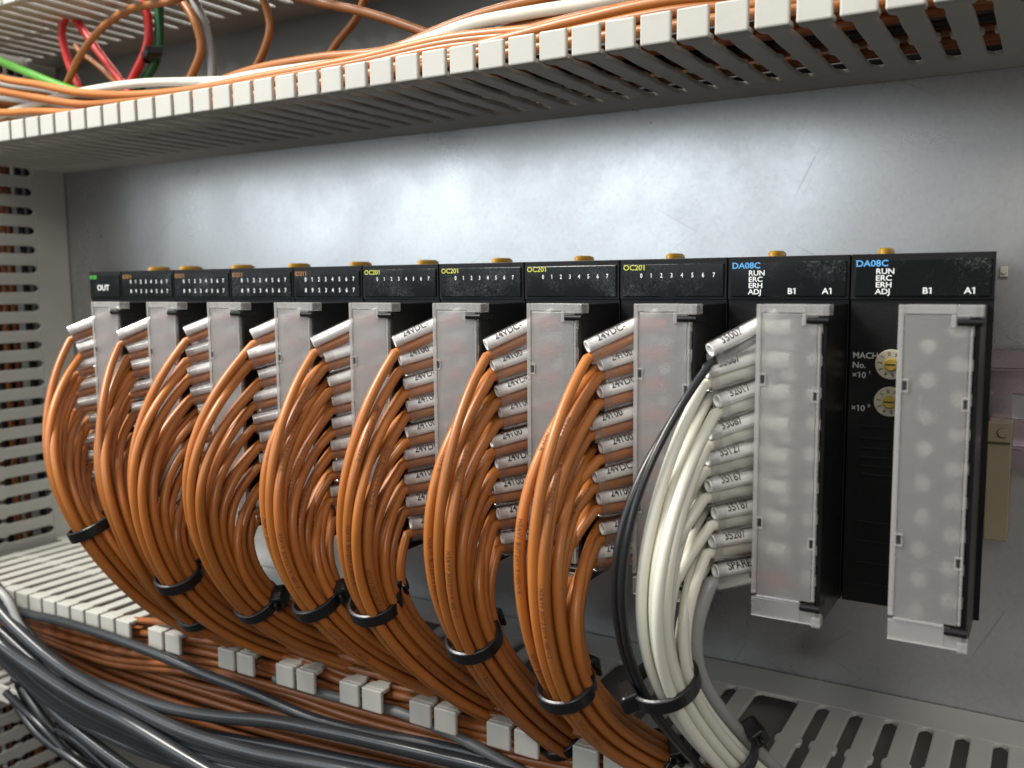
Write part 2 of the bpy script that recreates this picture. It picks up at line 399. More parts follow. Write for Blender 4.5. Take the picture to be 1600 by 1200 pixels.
vd = empty('wiring_duct', (XL-30, 0, 0), 'grey vertical slotted wiring duct at the left edge with orange wires inside', 'wiring duct', 'slotted wiring ducts')
a = MB(); comb(a, lambda u, v, t: (XL-t, v, u), -300, 330, -291.6, lip=8); a.build('slotted_wall', 'duct_pvc', vd, bevel=.55, seg=2)
a = MB(); comb(a, lambda u, v, t: (XL-60+t, v, u), -300, 330, -291.6, lip=8); a.build('slotted_wall', 'duct_pvc', vd, bevel=.55, seg=2)
a = MB(); a.box((XL-60+T, -.3, -300), (XL-T, -1.9, 330)); a.build('duct_base', 'duct_back', vd)

# ------------------------------------------------------------------ DIN rail behind the modules
rl = MB(); x0, x1 = -345, 34
rl.box((x0, -7.5, 57.6), (x1, -6.5, 63.2)); rl.box((x0, -7.5, 28), (x1, -6.5, 33.6))
rl.box((x0, -6.5, 56.6), (x1, -1.2, 57.6)); rl.box((x0, -6.5, 33.6), (x1, -1.2, 34.6))
rl.box((x0, -1.2, 33.6), (x1, -.2, 42)); rl.box((x0, -1.2, 49.5), (x1, -.2, 57.6))
rl.box((x0, -1.2, 42), (3.4, -.2, 49.5)); rl.box((20, -1.2, 42), (x1, -.2, 49.5))
tag(rl.build('mounting_rail', 'rail_metal', bevel=.15, seg=1), 'shiny metal rail behind the modules with a slot showing at the right edge', 'metal rail')
b_ = MB(); b_.box((-2.4, -9, 6), (4.0, -.3, 42.0)); b_.box((-2.4, -11, 36), (4.0, -9, 42.0)); b_.lathe((1.6, -11, 39), (0, -1, 0), [(0, 1.5), (.7, 1.5), (.9, 1.2)], 17)  # beige block with a screw head, below the rail at the row's end
tag(b_.build('beige_block', 'block_beige', bevel=.6), 'beige block at the right end of the row under the metal rail', 'end clamp')
b_ = MB(); b_.box((-1.6, -2.0, 84.3), (.6, -.2, 87.4)); b_.lathe((-.5, -2.0, 85.8), (0, -1, 0), [(0, .7), (1.2, .6)])
tag(b_.build('plate_plug', 'plug_white', bevel=.2), 'tiny off-white plug in the metal plate beside the rightmost black module', 'plug')

# ------------------------------------------------------------------ input/output modules
ords = ['rightmost', 'second from the right', 'third from the right', 'fourth from the right', 'fifth from the right', 'sixth from the right',
        'seventh from the right', 'eighth from the right', 'ninth from the right', 'tenth from the right']
ZB = 2.0
FY, BY, CVY = -72.6, -72.0, -97.0
def module(k):
    xr = -31*k-.2 if k else .8; xl = -31*(k+1)+.2; xm = -31*k; xbk = xr if k else -3.0
    kind = 'DA08C' if k < 2 else ('OC201' if k < 6 else 'two')
    if k == 0: lab = 'black module marked DA08C at the right end, without wires, two rotary dials showing'
    elif k == 1: lab = 'black module marked DA08C with the white wire bundle at its frosted cover'
    elif kind == 'OC201': lab = 'black module marked OC201 with one row of digits, %s in the row' % ords[k]
    else: lab = 'black module with two rows of marks, %s in the row' % ords[k]
    r = empty('control_module', (xm-15.5, -7.5, 0), lab, 'control module', 'black control modules side by side on the rail')
    b = MB(); b.prism([(xl, -8.5), (xbk, -8.5), (xr, BY), (xl, BY)], lambda u, v, t: (u, v, t), ZB, 90); b.box((xl, BY, 78.9), (xr, FY, 90))
    # small ribs moulded in the face on the open strip left of the cover
    for z in (47, 44, 41.5, 39.2, 37, 34.8): b.box((xl+3.5, BY, z), (xl+13, BY-.35, z+.7))
    for z in (23, 18, 12.5, 7): b.box((xl+3, BY, z), (xl+13.2, BY-.3, z+.35))
    
    b.build('housing', 'black_plastic', r, bevel=.35)
    d = MB(); d.box((xl+.9, FY, 79.6), (xr-.7, FY-.5, 88.6)); dw = d.build('display_window', 'display_black', r, bevel=.25)
    y = FY-.56
    t = MB(); X = (1, 0, 0); Z = (0, 0, 1)
    if kind == 'DA08C':
        q_ = 1.045 if k == 0 else 1
        for j, s_ in enumerate(('RUN', 'ERC', 'ERH', 'ADJ')): text_flat(t, s_, 1.85, (xl+5.5*q_, y, 85.15-1.62*j), X, Z, 1.12)
        text_flat(t, 'B1', 2.1, (xl+15.6*q_, y, 80.35), X, Z, 1.1); text_flat(t, 'A1', 2.1, (xl+24.2*q_, y, 80.35), X, Z, 1.1)
        c = MB(); text_flat(c, 'DA08C', 2.15, (xl+1.1, y, 87.0), X, Z, 1.12); c.build('lettering', 'print_blue', dw)
    elif kind == 'OC201':
        for j in range(8): text_flat(t, str(j), 1.7, (xl+6.2+j*2.95, y, 84.9), X, Z, .8)
        c = MB(); text_flat(c, 'OC201', 2.05, (xl+1.1, y, 87.0), X, Z, 1.1); c.build('lettering', 'print_yellow', dw)
    else:
        for j in range(8):
            text_flat(t, str(j), 2.0, (xl+5.6+j*3.05, y, 85.0), X, Z, .85)
            text_flat(t, str(j+8) if j < 2 else str(j), 2.0, (xl+5.6+j*3.05, y, 81.3), X, Z, .85)
        c = MB(); text_flat(c, 'ID211', 2.05, (xl+1.1, y, 87.0), X, Z, 1.1); c.build('lettering', 'print_orange', dw)
    t.build('lettering', 'print_white', dw)
    # yellow slide latch on top
    l = MB(); lx = xm-27.5 if k == 0 else xm-26; l.lathe((lx, -52, 90.0), (0, 0, 1), [(0, 2.7), (1.7, 2.7), (2.3, 2.0)], 24)
    for i in range(len(l.v)):
        v = l.v[i]; v.x = (v.x-lx)*.78+lx; v.y = (v.y+52)*2.2-42
    l.build('slide_latch', 'yellow_latch', r)
    if kind == 'DA08C':
        p = MB(); yb = BY-.05
        text_flat(p, 'MACH', 2.1, (xl+.8, yb, 64.4), X, Z); text_flat(p, 'No.', 2.1, (xl+.8, yb, 62.0), X, Z)
        text_flat(p, '\u00d710', 2.1, (xl+.8, yb, 59.5), X, Z); text_flat(p, '1', 1.2, (xl+4.7, yb, 60.5), X, Z)
        text_flat(p, '\u00d710', 2.1, (xl+.8, yb, 51.2), X, Z); text_flat(p, '0', 1.2, (xl+4.7, yb, 52.2), X, Z)
        p.build('lettering', 'print_grey', r)
        for zc in (63.1, 53.9):
            q = MB(); q.lathe((xl+9.9, BY-.02, zc), (0, -1, 0), [(0, 3.7), (.6, 3.7), (.7, 3.5)], 32); rs = q.build('rotary_switch', 'dial_cream', r)
            q = MB(); q.lathe((xl+9.9, BY-.72, zc), (0, -1, 0), [(0, 1.6), (.7, 1.55), (.8, 1.3)], 24); q.build('dial', 'dial_yellow', rs)
            q = MB(); q.box((xl+8.7, BY-1.55, zc-.2), (xl+11.1, BY-1.5, zc+.2))
            for j in range(10):
                an = math.radians(90+j*36+10); u = Vector((math.cos(an), 0, math.sin(an))); rt = Vector((u.z, 0, -u.x))
                text_flat(q, str(j), 1.35, Vector((xl+9.9, BY-.76, zc))+u*2.15-rt*.35, rt, u)
            q.build('lettering', 'print_black', rs)
    # terminal block with two staggered columns of screws
    tb = MB(); tb.box((xm-13.8, BY-.1, 4), (xm-.5, -85, 77.2))
    for j in range(19): tb.box((xm-13.6, -85, 5.0+j*3.83), (xm-1.4, -88.6, 5.6+j*3.83))
    tb.box((xm-1.3, BY-.2, 2.2), (xm-.35, -96.2, 77.9))
    tb.box((xm-15.6, CVY+4.2, 77.3), (xm-.4, BY-.2, 78.0))
    tbo = tb.build('terminal_block', 'black_plastic', r, bevel=.2, seg=1)
    sm = MB()
    for j in range(9):
        for (dx, dz) in ((-4.6, 0), (-11.0, -3.83)):
            z = 72.5-7.66*j+dz
            jr = random.uniform(-.35, .35); sm.lathe((xm+dx+jr, -85, z+random.uniform(-.3, .3)), (random.uniform(-.12, .12), -1, random.uniform(-.12, .12)), [(0, 2.1), (3.2+jr, 2.1), (3.9+jr, 1.6)], 14)
            if dx > -8: sm.box((xm+dx-1.5, -85, z-1.2), (xm+dx+3.0, -89.2, z+1.2))
    for i_ in range(0): pass
    sm.build('terminal_screw', 'screw_metal', tbo)
    # hinged frosted terminal cover
    x0 = xm-16.3; x1 = xm-.6
    cv = MB(); cv.box((x0+1.2, CVY+.1, 8.4), (x1-1.6, CVY+1.2, 76.2)); cover = cv.build('terminal_cover', 'frosted_cover', r, bevel=.3)
    rm = MB()
    rm.box((x0, CVY-.15, 8.6), (x0+1.15, CVY+1.4, 78.3))           # left edge
    rm.box((x0, CVY+1.4, 8.6), (x0+.9, CVY+9, 77.2))
    rm.box((x1-1.5, CVY-.15, 8.6), (x1-.9, CVY+1.4, 73.6))
    rm.box((x0+1.2, CVY-.1, 76.3), (x1-4.2, CVY+4, 78.3))           # top cap
    rm.box((x1-4.1, CVY-.35, 75.7), (x1+.9, CVY+4, 78.25))
    rm.box((x1-5.2, CVY-.35, 73.4), (x1-4.2, CVY+2, 76.2))
    lp = MB(); lp.box((x0+.05, CVY-.05, 3.0), (x1-4.0, CVY+1.1, 7.7)); lp.box((x1-3.9, CVY-.05, 3.0), (x1+.7, CVY+1.1, 6.0)); lp.build('cover_lip', 'lip_clear', cover, bevel=.2)
    rm.box((x0+.05, CVY-.2, 3.0), (x1+.7, CVY+1.2, 3.35)); rm.box((x0+1.2, CVY-.3, 7.75), (x1-4.2, CVY+1.3, 8.35))   # bottom lip
    rm.box((x1-1.4, CVY-.3, 2.6), (x1+.7, CVY+3, 5.0))
    rm.build('cover_rim', 'cover_rim', cover, bevel=.25)
    pn = MB(); pn.lathe((x1-4.0, CVY-.2, 74.6), (1, 0, 0), [(0, .75), (4.8, .75)], 10); pn.box((x1-3.9, CVY+.6, 73.8), (x1+.8, CVY+6, 75.3))
    pn.build('hinge_pin', 'black_plastic', cover, bevel=.2); pn = MB()
    pn.lathe((x1-4.0, CVY-.2, 7.1), (1, 0, 0), [(0, .8), (4.5, .8)], 10); pn.box((x1-3.0, CVY+.3, 6.4), (x1+.4, CVY+6, 7.8))
    pn.build('hinge_pin', 'black_plastic', cover, bevel=.2)
    for (xx, zz) in ((x0+1.0, 59.5), (x1-2.5, 56.0), (x0+1.0, 25.0), (x1-2.5, 21.3)):
        f = MB(); f.box((xx-.1, CVY-.25, zz-.2), (xx+1.5, CVY+.05, zz+.05)); f.box((xx-.1, CVY-.25, zz+2.35), (xx+1.5, CVY+.05, zz+2.6))
        f.box((xx-.1, CVY-.25, zz+.05), (xx+.1, CVY+.05, zz+2.35)); f.box((xx+1.3, CVY-.25, zz+.05), (xx+1.5, CVY+.05, zz+2.35))
        f.build('slot_frame', 'cover_rim', cover)
        f = MB(); f.box((xx+.3, CVY-.02, zz+.3), (xx+1.1, CVY+.3, zz+2.1)); f.build('cover_slot', 'face_plastic', cover)
    return r
for k in range(10): module(k)

# end unit, OUT
xl, xr = -330.6, -310.35
r = empty('interface_unit', (-320, -7.5, 0), 'narrow black end unit marked OUT at the left end of the row', 'interface unit')
b = MB(); b.box((xl, -8.5, ZB), (xr, BY, 90)); b.box((xl, BY, 78.9), (xr, FY, 90)); b.build('housing', 'black_plastic', r, bevel=.35)
d = MB(); d.box((xl+.9, FY, 79.6), (xr-.7, FY-.5, 88.6)); dw = d.build('display_window', 'display_black', r, bevel=.25)
l = MB(); l.lathe((-325.5, -42, 90.0), (0, 0, 1), [(0, 2.4), (1.7, 2.4), (2.3, 1.8)], 24)
for v in l.v: v.y = (v.y+42)*2.3-42
l.build('slide_latch', 'yellow_latch', r)
t = MB(); text_flat(t, 'OUT', 3.1, (xl+5.6, FY-.56, 82.4), (1, 0, 0), (0, 0, 1), 1.15); t.build('lettering', 'print_white', dw)
t = MB(); text_flat(t, 'II101', 2.1, (xl+1.2, FY-.56, 87.0), (1, 0, 0), (0, 0, 1), 1.1); t.build('lettering', 'print_green', dw)

# ------------------------------------------------------------------ wire bundles
def hexpos(n, d):
    P = []
    for i in range(-4, 5):
        for j in range(-4, 5):
            P.append((d*(i+.5*j)+.2, d*.866*j+.1))
    P.sort(key=lambda p: p[0]**2*1.15+p[1]**2); P = P[:n]
    P.sort(key=lambda p: -p[0]); return P

TXT_W = ('24VDC-', '24100', '24VDC-', '24100', '24100', '24VDC', '24100', '24257', '24VDC')
TXT_K1 = ('35007', '35067', '32017', '33087', '35127', '35167', '35187', '35207', 'SPARE')

def sleeve_geo(P0, P1, parent_wire, text, back):
    """clear two-lobed marker sleeve round the straight end of a wire, label strip in its upper lobe"""
    ax = (P1-P0).normalized(); up = Vector((0, -.35, 1)); up = (up-ax*up.dot(ax)).normalized(); side = ax.cross(up)
    rA, rB = 2.05, 2.0; dz = 3.9
    cA = up*dz*.58; cB = -up*dz*.34
    # outline of the two lobes joined by flat sides
    prof = []
    for k in range(13):
        an = math.pi*k/12; prof.append((math.cos(an)*rA, math.sin(an)*rA, 1))
    for k in range(13):
        an = math.pi+math.pi*k/12; prof.append((math.cos(an)*rB, math.sin(an)*rB, 0))
    mb = MB(); n = len(prof); vs = []
    for base in (P0, P0.lerp(P1, .5), P1):
        for (x, y, top) in prof: vs.append(base+side*x+up*y+(cA if top else cB))
    fs = []
    for i in range(2):
        for k in range(n):
            k2 = (k+1) % n; fs.append((i*n+k, i*n+k2, (i+1)*n+k2, (i+1)*n+k))
    mb.add(vs, fs, True)
    # rim thickness at the mouth
    vi = []
    for (x, y, top) in prof: vi.append(P1+side*x*.84+up*y*.84+(cA if top else cB))
    vj = [v-ax*2.5 for v in vi]
    mb.add(vs[2*n:3*n]+vi+vj, [(k, (k+1) % n, (k+1) % n+n, k+n) for k in range(n)]+[(k+n, (k+1) % n+n, (k+1) % n+2*n, k+2*n) for k in range(n)], True)
    sl = mb.build('marker_sleeve', 'clear_sleeve', parent_wire)
    # label strip: rolled insert, hollow at the mouth
    lb = MB(); q0 = P0+cA; q1 = P1+cA+ax*.15; rl_ = 1.65
    lb.lathe(q0, (q1-q0), [(0, rl_), ((q1-q0).length, rl_), ((q1-q0).length, rl_*.80), ((q1-q0).length-.9, rl_*.76), ((q1-q0).length-1.0, .05)], 16, caps=False)
    lo = lb.build('label_strip', 'label_cream', parent_wire)
    if text:
        tm = MB(); path = [q1-ax*1.2, q1-ax*4, q0]
        text_tube(tm, text, 2.5, path, rl_, 1.6, Vector((.3, -.9, .75)), off=.3)
        tm.build('lettering', 'print_black', parent_wire)
    return sl

def zip_tie(parent, c, t, out, ra, rb, wdt=4.6, head=None, tail=True):
    t = t.normalized(); n1 = (out-t*out.dot(t)).normalized(); n2 = t.cross(n1)
    mb = MB(); N = 36; vs = []; fs = []
    for k in range(N):
        an = 2*math.pi*k/N; e_ = n1*math.cos(an); g_ = n2*math.sin(an)
        for (dr, dw) in ((.15, -.5), (1.25, -.42), (1.25, .42), (.15, .5)):
            vs.append(c+e_*(ra+dr)+g_*(rb+dr)+t*dw*wdt)
    for k in range(N):
        k2 = (k+1) % N
        for j in range(4):
            j2 = (j+1) % 4; fs.append((k*4+j, k2*4+j, k2*4+j2, k*4+j2))
    mb.add(vs, fs, False)
    o = mb.build('cable_tie', 'tie_nylon', parent, bevel=.3, seg=2)
    if head is not None:
        an = head; d = (n1*math.cos(an)*ra+n2*math.sin(an)*rb); p = c+d*1.0; dn = d.normalized(); tt = t.cross(dn)
        h = MB(); hw = wdt*.62
        def fn(u, v, q): return p+dn*u+t*v+tt*q
        h.prism([(-.4, -hw), (3.6, -hw), (4.4, -hw*.6), (4.4, hw*.6), (3.6, hw), (-.4, hw)], fn, -3.2, 3.2)
        if tail:
            h.prism([(1.2, -wdt*.4), (2.4, -wdt*.4), (2.4, wdt*.4), (1.2, wdt*.4)], fn, 3.2, 5.2)
        h.build('tie_head', 'tie_nylon', o, bevel=.6, seg=2)
    return o

MID = [-107, -113, -117, -117.5, -114, -107, -97, -84, -72, -62]
BUND = {  # module number: centre line in the photograph with depth in front of the plate, tie positions
 9: ([(118,560),(95,640),(92,720),(115,790),(145,832),(190,880),(240,930),(290,960),(350,990)], [-105,-112,-116,-114,-110,-101,-90,-78,-66], [(3.95, 2.6)], 17),
 8: ([(205,570),(178,650),(170,720),(185,790),(215,850),(250,905),(300,950),(350,985),(420,1010)], [-105,-112,-116,-116,-112,-102,-90,-77,-65], [(6.2, 2.6)], 17),
 7: ([(285,570),(240,660),(222,740),(232,810),(258,870),(292,920),(345,962),(400,990),(460,1015)], [-106,-113,-117,-117,-112,-104,-92,-79,-67], [(4.6, 2.6)], 17),
 6: ([(395,560),(345,640),(318,720),(312,780),(330,850),(365,910),(405,945),(460,985),(520,1015),(590,1045)], MID, [(5.9, 3.6)], 17),
 5: ([(510,570),(460,660),(440,740),(440,820),(460,890),(495,940),(550,990),(610,1030),(670,1060),(730,1085)], MID, [(5.0, 3.6)], 17),
 4: ([(640,580),(590,670),(562,760),(556,840),(565,900),(588,950),(640,1010),(700,1055),(750,1090),(800,1115)], MID, [(4.95, 2.7)], 17),
 3: ([(765,600),(722,700),(703,800),(700,880),(712,950),(738,1000),(780,1060),(830,1110),(875,1150),(920,1180)], MID, [(5.0, 2.6), (8.0, 3.9)], 17),
 2: ([(905,620),(868,720),(850,800),(845,880),(855,980),(882,1075),(930,1130),(985,1165),(1045,1200)], [-108,-114,-118,-119,-116,-108,-97,-83,-70], [(5.0, 2.8), (7.6, 3.9)], 17),
 1: ([(1108,640),(1050,740),(1021,850),(1012,930),(1017,1000),(1036,1070),(1085,1130),(1130,1180),(1185,1235)], [-106,-112,-116,-117,-114,-107,-98,-86,-72], [(5.0, .35), (7.0, 3.3)], 17),
}
TOCAM = lambda p: (CAM-p).normalized()
def bundle(k):
    pts, ys, ties, n = BUND[k]; n = 17
    xm = -31*k; white = (k == 1)
    if white: lab = 'white wires with two thin black ones tied into a bundle beside the frosted covers'
    else:
        lab = ['', '', 'first orange bundle left of the white one, with dark print on its wires', 'second orange bundle left of the white one, tie head standing up on its right',
               'third orange bundle left of the white one, wide black tie round it', 'fourth orange bundle left of the white one, tied low on its curve',
               'fifth orange bundle left of the white one, with a long slanting tie', 'orange bundle third from the left end of the row',
               'orange bundle second from the left end of the row', 'orange bundle at the left end, in front of the vertical duct'][k]
    r = empty('wire_bundle', (xm-25, -110, 0), lab, 'wire bundle', None if white else 'orange wire bundles bending down from the modules')
    C = [at(px, py, y) for (px, py), y in zip(pts, ys)]
    last = C[-1]; d = (C[-1]-C[-2]).normalized()
    C.append(last+d*14+Vector((6, 6, -4))); C.append(C[-1]+Vector((26, 8, -9))); C.append(C[-1]+Vector((40, 2, -6)))
    path = spline(C, 1.5)
    # parameter of each control point along the sampled path
    idx = []; j = 0
    for c in C:
        b_ = min(range(j, len(path)), key=lambda q: (path[q]-c).length); idx.append(b_); j = b_
    fr = []
    O = Vector((-.5, -.86, .12))
    for i in range(len(path)):
        a_ = path[max(0, i-1)]; b_ = path[min(len(path)-1, i+1)]; t = (b_-a_).normalized()
        n1 = (O-t*O.dot(t)).normalized(); fr.append((t, n1, t.cross(n1)))
    dw = 2.85 if not white else 2.65
    HP = hexpos(n, dw*1.02)
    order = list(range(n))
    # little disorder
    for q in range(0, n-3, 3):
        if random.random() < .5: order[q], order[q+1] = order[q+1], order[q]
    nA = (n+1)//2
    for i in range(n):
        row = i % 2; jj = i//2
        z0 = 72.4-7.75*jj-(3.8 if row else 0)
        if n % 2 and i == n-1: pass
        f = min(1, jj/8)
        drop = 5.7*(1-f)+.5 + random.uniform(-.6, .6)
        if row == 0: P0 = Vector((xm-14.6, -80.5, z0)); P1 = Vector((xm-27.0+random.uniform(-.6, .6), -96.0+random.uniform(-.5, .5), z0-drop))
        else: P0 = Vector((xm-16, -76.5, z0)); P1 = Vector((xm-28.9+random.uniform(-.5, .5), -88.5, z0-drop*.9))
        if i == 0: P1 = P1+Vector((-.5, -1.2, -1.0)); P0 = P0+Vector((0, -2.5, 1.0))
        P1 = P0.lerp(P1, random.uniform(.90, 1.08))+Vector((0, random.uniform(-.6, .6), random.uniform(-.7, .7)))
        ax = (P1-P0).normalized(); up = Vector((0, -.35, 1)); up = (up-ax*up.dot(ax)).normalized()
        W0 = P0-up*1.0; W1 = P1-up*1.0
        rad = dw/2*random.uniform(.97, 1.03)
        mname = 'orange_wire'
        if white:
            mname = 'white_wire'
            if i in (0, 1): mname = 'black_wire'
            if i == n-1: mname = 'grey_wire'
            rad = 1.42 if i < n-1 else 1.9
            if i in (0, 1): rad = 1.05
        zt = z0-drop-((23+9*(1-f)) if white else (17+9*(1-f)))
        ti = 0
        while ti < len(path)-1 and path[ti].z > zt: ti += 1
        ti = max(ti, 2)
        pts_ = [W0, W0.lerp(W1, .5), W1, W1+ax*2.5+Vector((0, -1.2, -.5))]
        amp = 2.6 if (random.random() < .12 and not white) else .9; ph = random.uniform(0, 6.28); ph2 = random.uniform(0, 6.28)
        hx, hy = HP[order[i]]
        if white and i in (0, 1): hx, hy = 6.0, (3.9 if i else 1.7)
        if white and i == n-1: hx, hy = -6.8, 1.0
        q = ti; cnt = 0
        tie_i = [idx[int(tp)] for tp, _ in ties]
        while q < len(path):
            t, n1, n2 = fr[q]
            dt = min(abs(q-ii) for ii in tie_i)*1.5
            loose = min(1, dt/22)
            before = q < tie_i[0]
            swell = 1+(.07 if before else .05)*loose
            ex = math.sin(q*.055+ph)*.42*loose*amp; ey = math.sin(q*.045+ph2)*.55*loose*amp
            tt_ = 1.0 if not (white and i in (0, 1)) else (1.0+.2*loose)
            pts_.append(path[q]+n1*(hx*swell*tt_+ex)+n2*(hy*swell*(1.12 if before else 1)+ey))
            q += 7; cnt += 1
        P = spline(pts_, 2.2)
        lo_ = next(a_ for a_ in range(len(P)) if (P[a_]-W1).length < 1.2)+1
        for _ in range(70):
            P = [P[a_] if a_ <= lo_ or a_ > len(P)-3 else P[a_]*.5+(P[a_-1]+P[a_+1])*.25 for a_ in range(len(P))]
        wmb = MB(); wmb.tube(P, rad, 10)
        wo = wmb.build('wire', mname, r)
        if mname != 'orange_wire': tag(wo, {'white_wire': 'white wire', 'black_wire': 'thin black wire', 'grey_wire': 'thicker grey wire'}[mname])
        if True:
            txt = (TXT_K1[jj % 9] if white else TXT_W[jj % 9]) if (row == 0 and k <= 4) else None
            sleeve_geo(P0, P1, wo, txt, row)
        fe = MB(); fe.tube([Vector((xm-9.0, -92.0, z0+.4)), Vector((xm-12.5, -91.2, z0+.2)), Vector((xm-15.2, -87.5, z0)), W0+ax*1.5] if row == 0 else [W0-ax*2, W0, W0+ax*1.5], 1.9, 10); fe.build('ferrule', 'ferrule_red' if (not white or i == n-1) else 'label_cream', wo)
        if not white and k <= 5 and i in (1, 2, 3, 6, 9) :
            L_ = sum((P[a_+1]-P[a_]).length for a_ in range(len(P)-1))
            tm = MB(); s_ = 30+random.uniform(0, 14)
            while s_ < min(L_-30, 125):
                text_tube(tm, 'HEAVY BUTZKY 9 H05V-K', 1.65, P, rad, s_, lambda p: (CAM-p).normalized(), shift=random.uniform(-.5, .2)); s_ += 36
            tm.build('lettering', 'print_brown', wo)
    # ties
    for tp, head in ties:
        i0 = int(tp); fpt = tp-i0; q = int(idx[i0]+(idx[min(i0+1, len(idx)-1)]-idx[i0])*fpt)
        t, n1, n2 = fr[q]
        xs = [h[0] for h in HP]; ys_ = [h[1] for h in HP]
        ra = (max(xs)-min(xs))/2+dw/2; rb = (max(ys_)-min(ys_))/2+dw/2
        cc = path[q]+n1*(max(xs)+min(xs))/2+n2*(max(ys_)+min(ys_))/2
        ra += .35; rb += .35
        if white: ra += 1.5; rb += .7; cc = cc-n1*.2
        tilt = (t+n1*.12+Vector((0, 0, -.1))).normalized()
        zip_tie(r, cc, tilt, n1, ra, rb, 4.4, head)
    return r
for k in (9, 8, 7, 6, 5, 4, 3, 2, 1): bundle(k)

# one short orange wire leaving the third module's foot
# ------------------------------------------------------------------ loose wires and cables
def wire(name, pts, r, mt, label, cat, group=None, n=10, dz=0):
    # carry each wire on well past the edge of the view
    out = lambda q: q[0] < -20 or q[0] > 1600 or q[1] < -4 or q[1] > 1195
    pts = list(pts)
    for e0, e1, ins in ((0, 1, 0), (-1, -2, None)):
        a_, b_ = pts[e0], pts[e1]
        if out(a_):
            d_ = math.hypot(a_[0]-b_[0], a_[1]-b_[1]); k_ = 170/d_
            q = (a_[0]+(a_[0]-b_[0])*k_, a_[1]+(a_[1]-b_[1])*k_, a_[2])
            if ins == 0: pts.insert(0, q)
            else: pts.append(q)
    P = spline([at(x, y, Y) for x, y, Y in pts], 3)
    mb = MB(); mb.tube(P, r, n); o = mb.build(name, mt, loc=P[0]); return tag(o, label, cat, group), P

# lower duct: orange wires lying in the open duct, swept from the vertical duct to the right
for j in range(30):
    f = j/29; row = j % 3
    y = -74+row*11+random.uniform(-2, 2)
    yo = 938+f*62; ye = 1012+f*112
    pts = [(-60, yo-55-10*f, y), (0, yo-25, y), (60, yo, y), (170, yo+22+18*f+random.uniform(-5, 5), y), (300, 975+f*80+random.uniform(-6, 6), y+random.uniform(-3, 3)),
           (430, 1000+f*92+random.uniform(-6, 6), y), (560, ye+22+random.uniform(-6, 6), y), (700, ye+55, y), (850, ye+88, y), (1000, ye+120, y)]
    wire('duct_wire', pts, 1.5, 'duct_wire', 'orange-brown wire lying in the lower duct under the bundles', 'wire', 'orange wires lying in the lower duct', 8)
for j in range(22):
    f = j/21; y = -70+(j % 3)*9
    pts = [(180, 1010+f*90, y), (300, 1050+f*90+random.uniform(-5, 5), y), (420, 1080+f*95+random.uniform(-5, 5), y), (540, 1105+f*100, y), (680, 1135+f*105, y), (820, 1165+f*110, y), (960, 1195+f*110, y)]
    pts = [(-40, 930+f*70, y), (60, 965+f*70, y)] + pts
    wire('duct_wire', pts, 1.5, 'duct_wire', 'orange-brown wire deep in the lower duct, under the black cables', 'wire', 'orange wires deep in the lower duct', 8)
# black and grey cables sweeping in from the left
cab = [
 ([(-60,870,-92),(0,955,-92),(50,1005,-92),(110,1052,-92),(200,1102,-92),(290,1145,-92),(400,1178,-90),(520,1200,-88),(660,1230,-86)], 2.7, 'black_cable', 'thick glossy black cable, uppermost of those crossing the lower left corner'),
 ([(-60,930,-96),(0,1005,-96),(60,1050,-96),(130,1095,-96),(200,1130,-96),(280,1178,-95),(360,1225,-94)], 2.9, 'black_cable', 'thick glossy black cable, middle of those crossing the lower left corner'),
 ([(-40,960,-90),(30,1045,-90),(80,1105,-90),(130,1150,-90),(190,1195,-90),(250,1235,-90)], 2.6, 'black_cable', 'thick black cable lowest at the lower left corner, above the lower slots'),
 ([(-40,905,-85),(20,950,-85),(100,972,-85),(170,994,-85),(240,1020,-85),(310,1050,-84),(400,1085,-82),(480,1120,-80),(560,1142,-78),(680,1165,-76),(820,1200,-74),(900,1225,-72)], 2.05, 'black_cable', 'dark grey cable running just under the row of duct lips over the orange wires'),
 ([(-40,880,-88),(5,930,-88),(50,1000,-88),(120,1055,-88),(190,1082,-88),(260,1106,-87),(340,1120,-86),(430,1128,-85),(520,1145,-84),(640,1172,-82),(760,1200,-80),(860,1230,-78)], 2.4, 'black_cable', 'black cable with faint white print passing under the orange wires'),
 ([(430,1060,-77),(500,1082,-77),(560,1097,-77),(620,1112,-77),(690,1140,-77),(760,1175,-77),(830,1215,-77)], 1.75, 'slate_cable', 'mid grey cable slanting down past the square duct lips at the bottom'),
 ([(-40,915,-86),(0,1000,-86),(40,1060,-86),(110,1088,-86),(220,1140,-86),(320,1165,-86),(450,1192,-84),(600,1225,-84)], 2.6, 'black_cable', 'black cable wedged between the thick glossy cables at the lower left'),
 ([(60,1035,-82),(140,1085,-82),(240,1125,-82),(340,1150,-82),(460,1172,-81),(620,1205,-80)], 2.2, 'black_cable', 'thin dark cable behind the thick cables near the bottom edge'),
 ([(-30,900,-90),(10,935,-90),(30,975,-90),(55,1010,-90),(90,1050,-90),(140,1100,-90),(240,1160,-90),(360,1205,-89)], 1.6, 'grey_wire', 'thin grey cable curving down from the left edge over the dark cables'),
]
for j in range(9):
    f = j/8; J = lambda a_: random.uniform(-a_, a_)
    cab.append(([(20+J(20), 1030+f*60, -88), (60+J(8), 1092+f*50+J(8), -86+J(5)), (120, 1128+f*60+J(10), -86+J(5)), (190, 1165+f*70+J(10), -85), (270, 1205+f*80, -84)] if j > 4 else
                [(20, 1030+f*60, -80), (100, 1085+f*50+J(12), -80+J(4)), (220, 1138+f*60+J(12), -80), (340, 1168+f*60+J(12), -80), (480, 1195+f*60, -80)], 1.5+random.random()*.8, 'black_wire', 'thin black cable in the dark tangle at the lower left'))
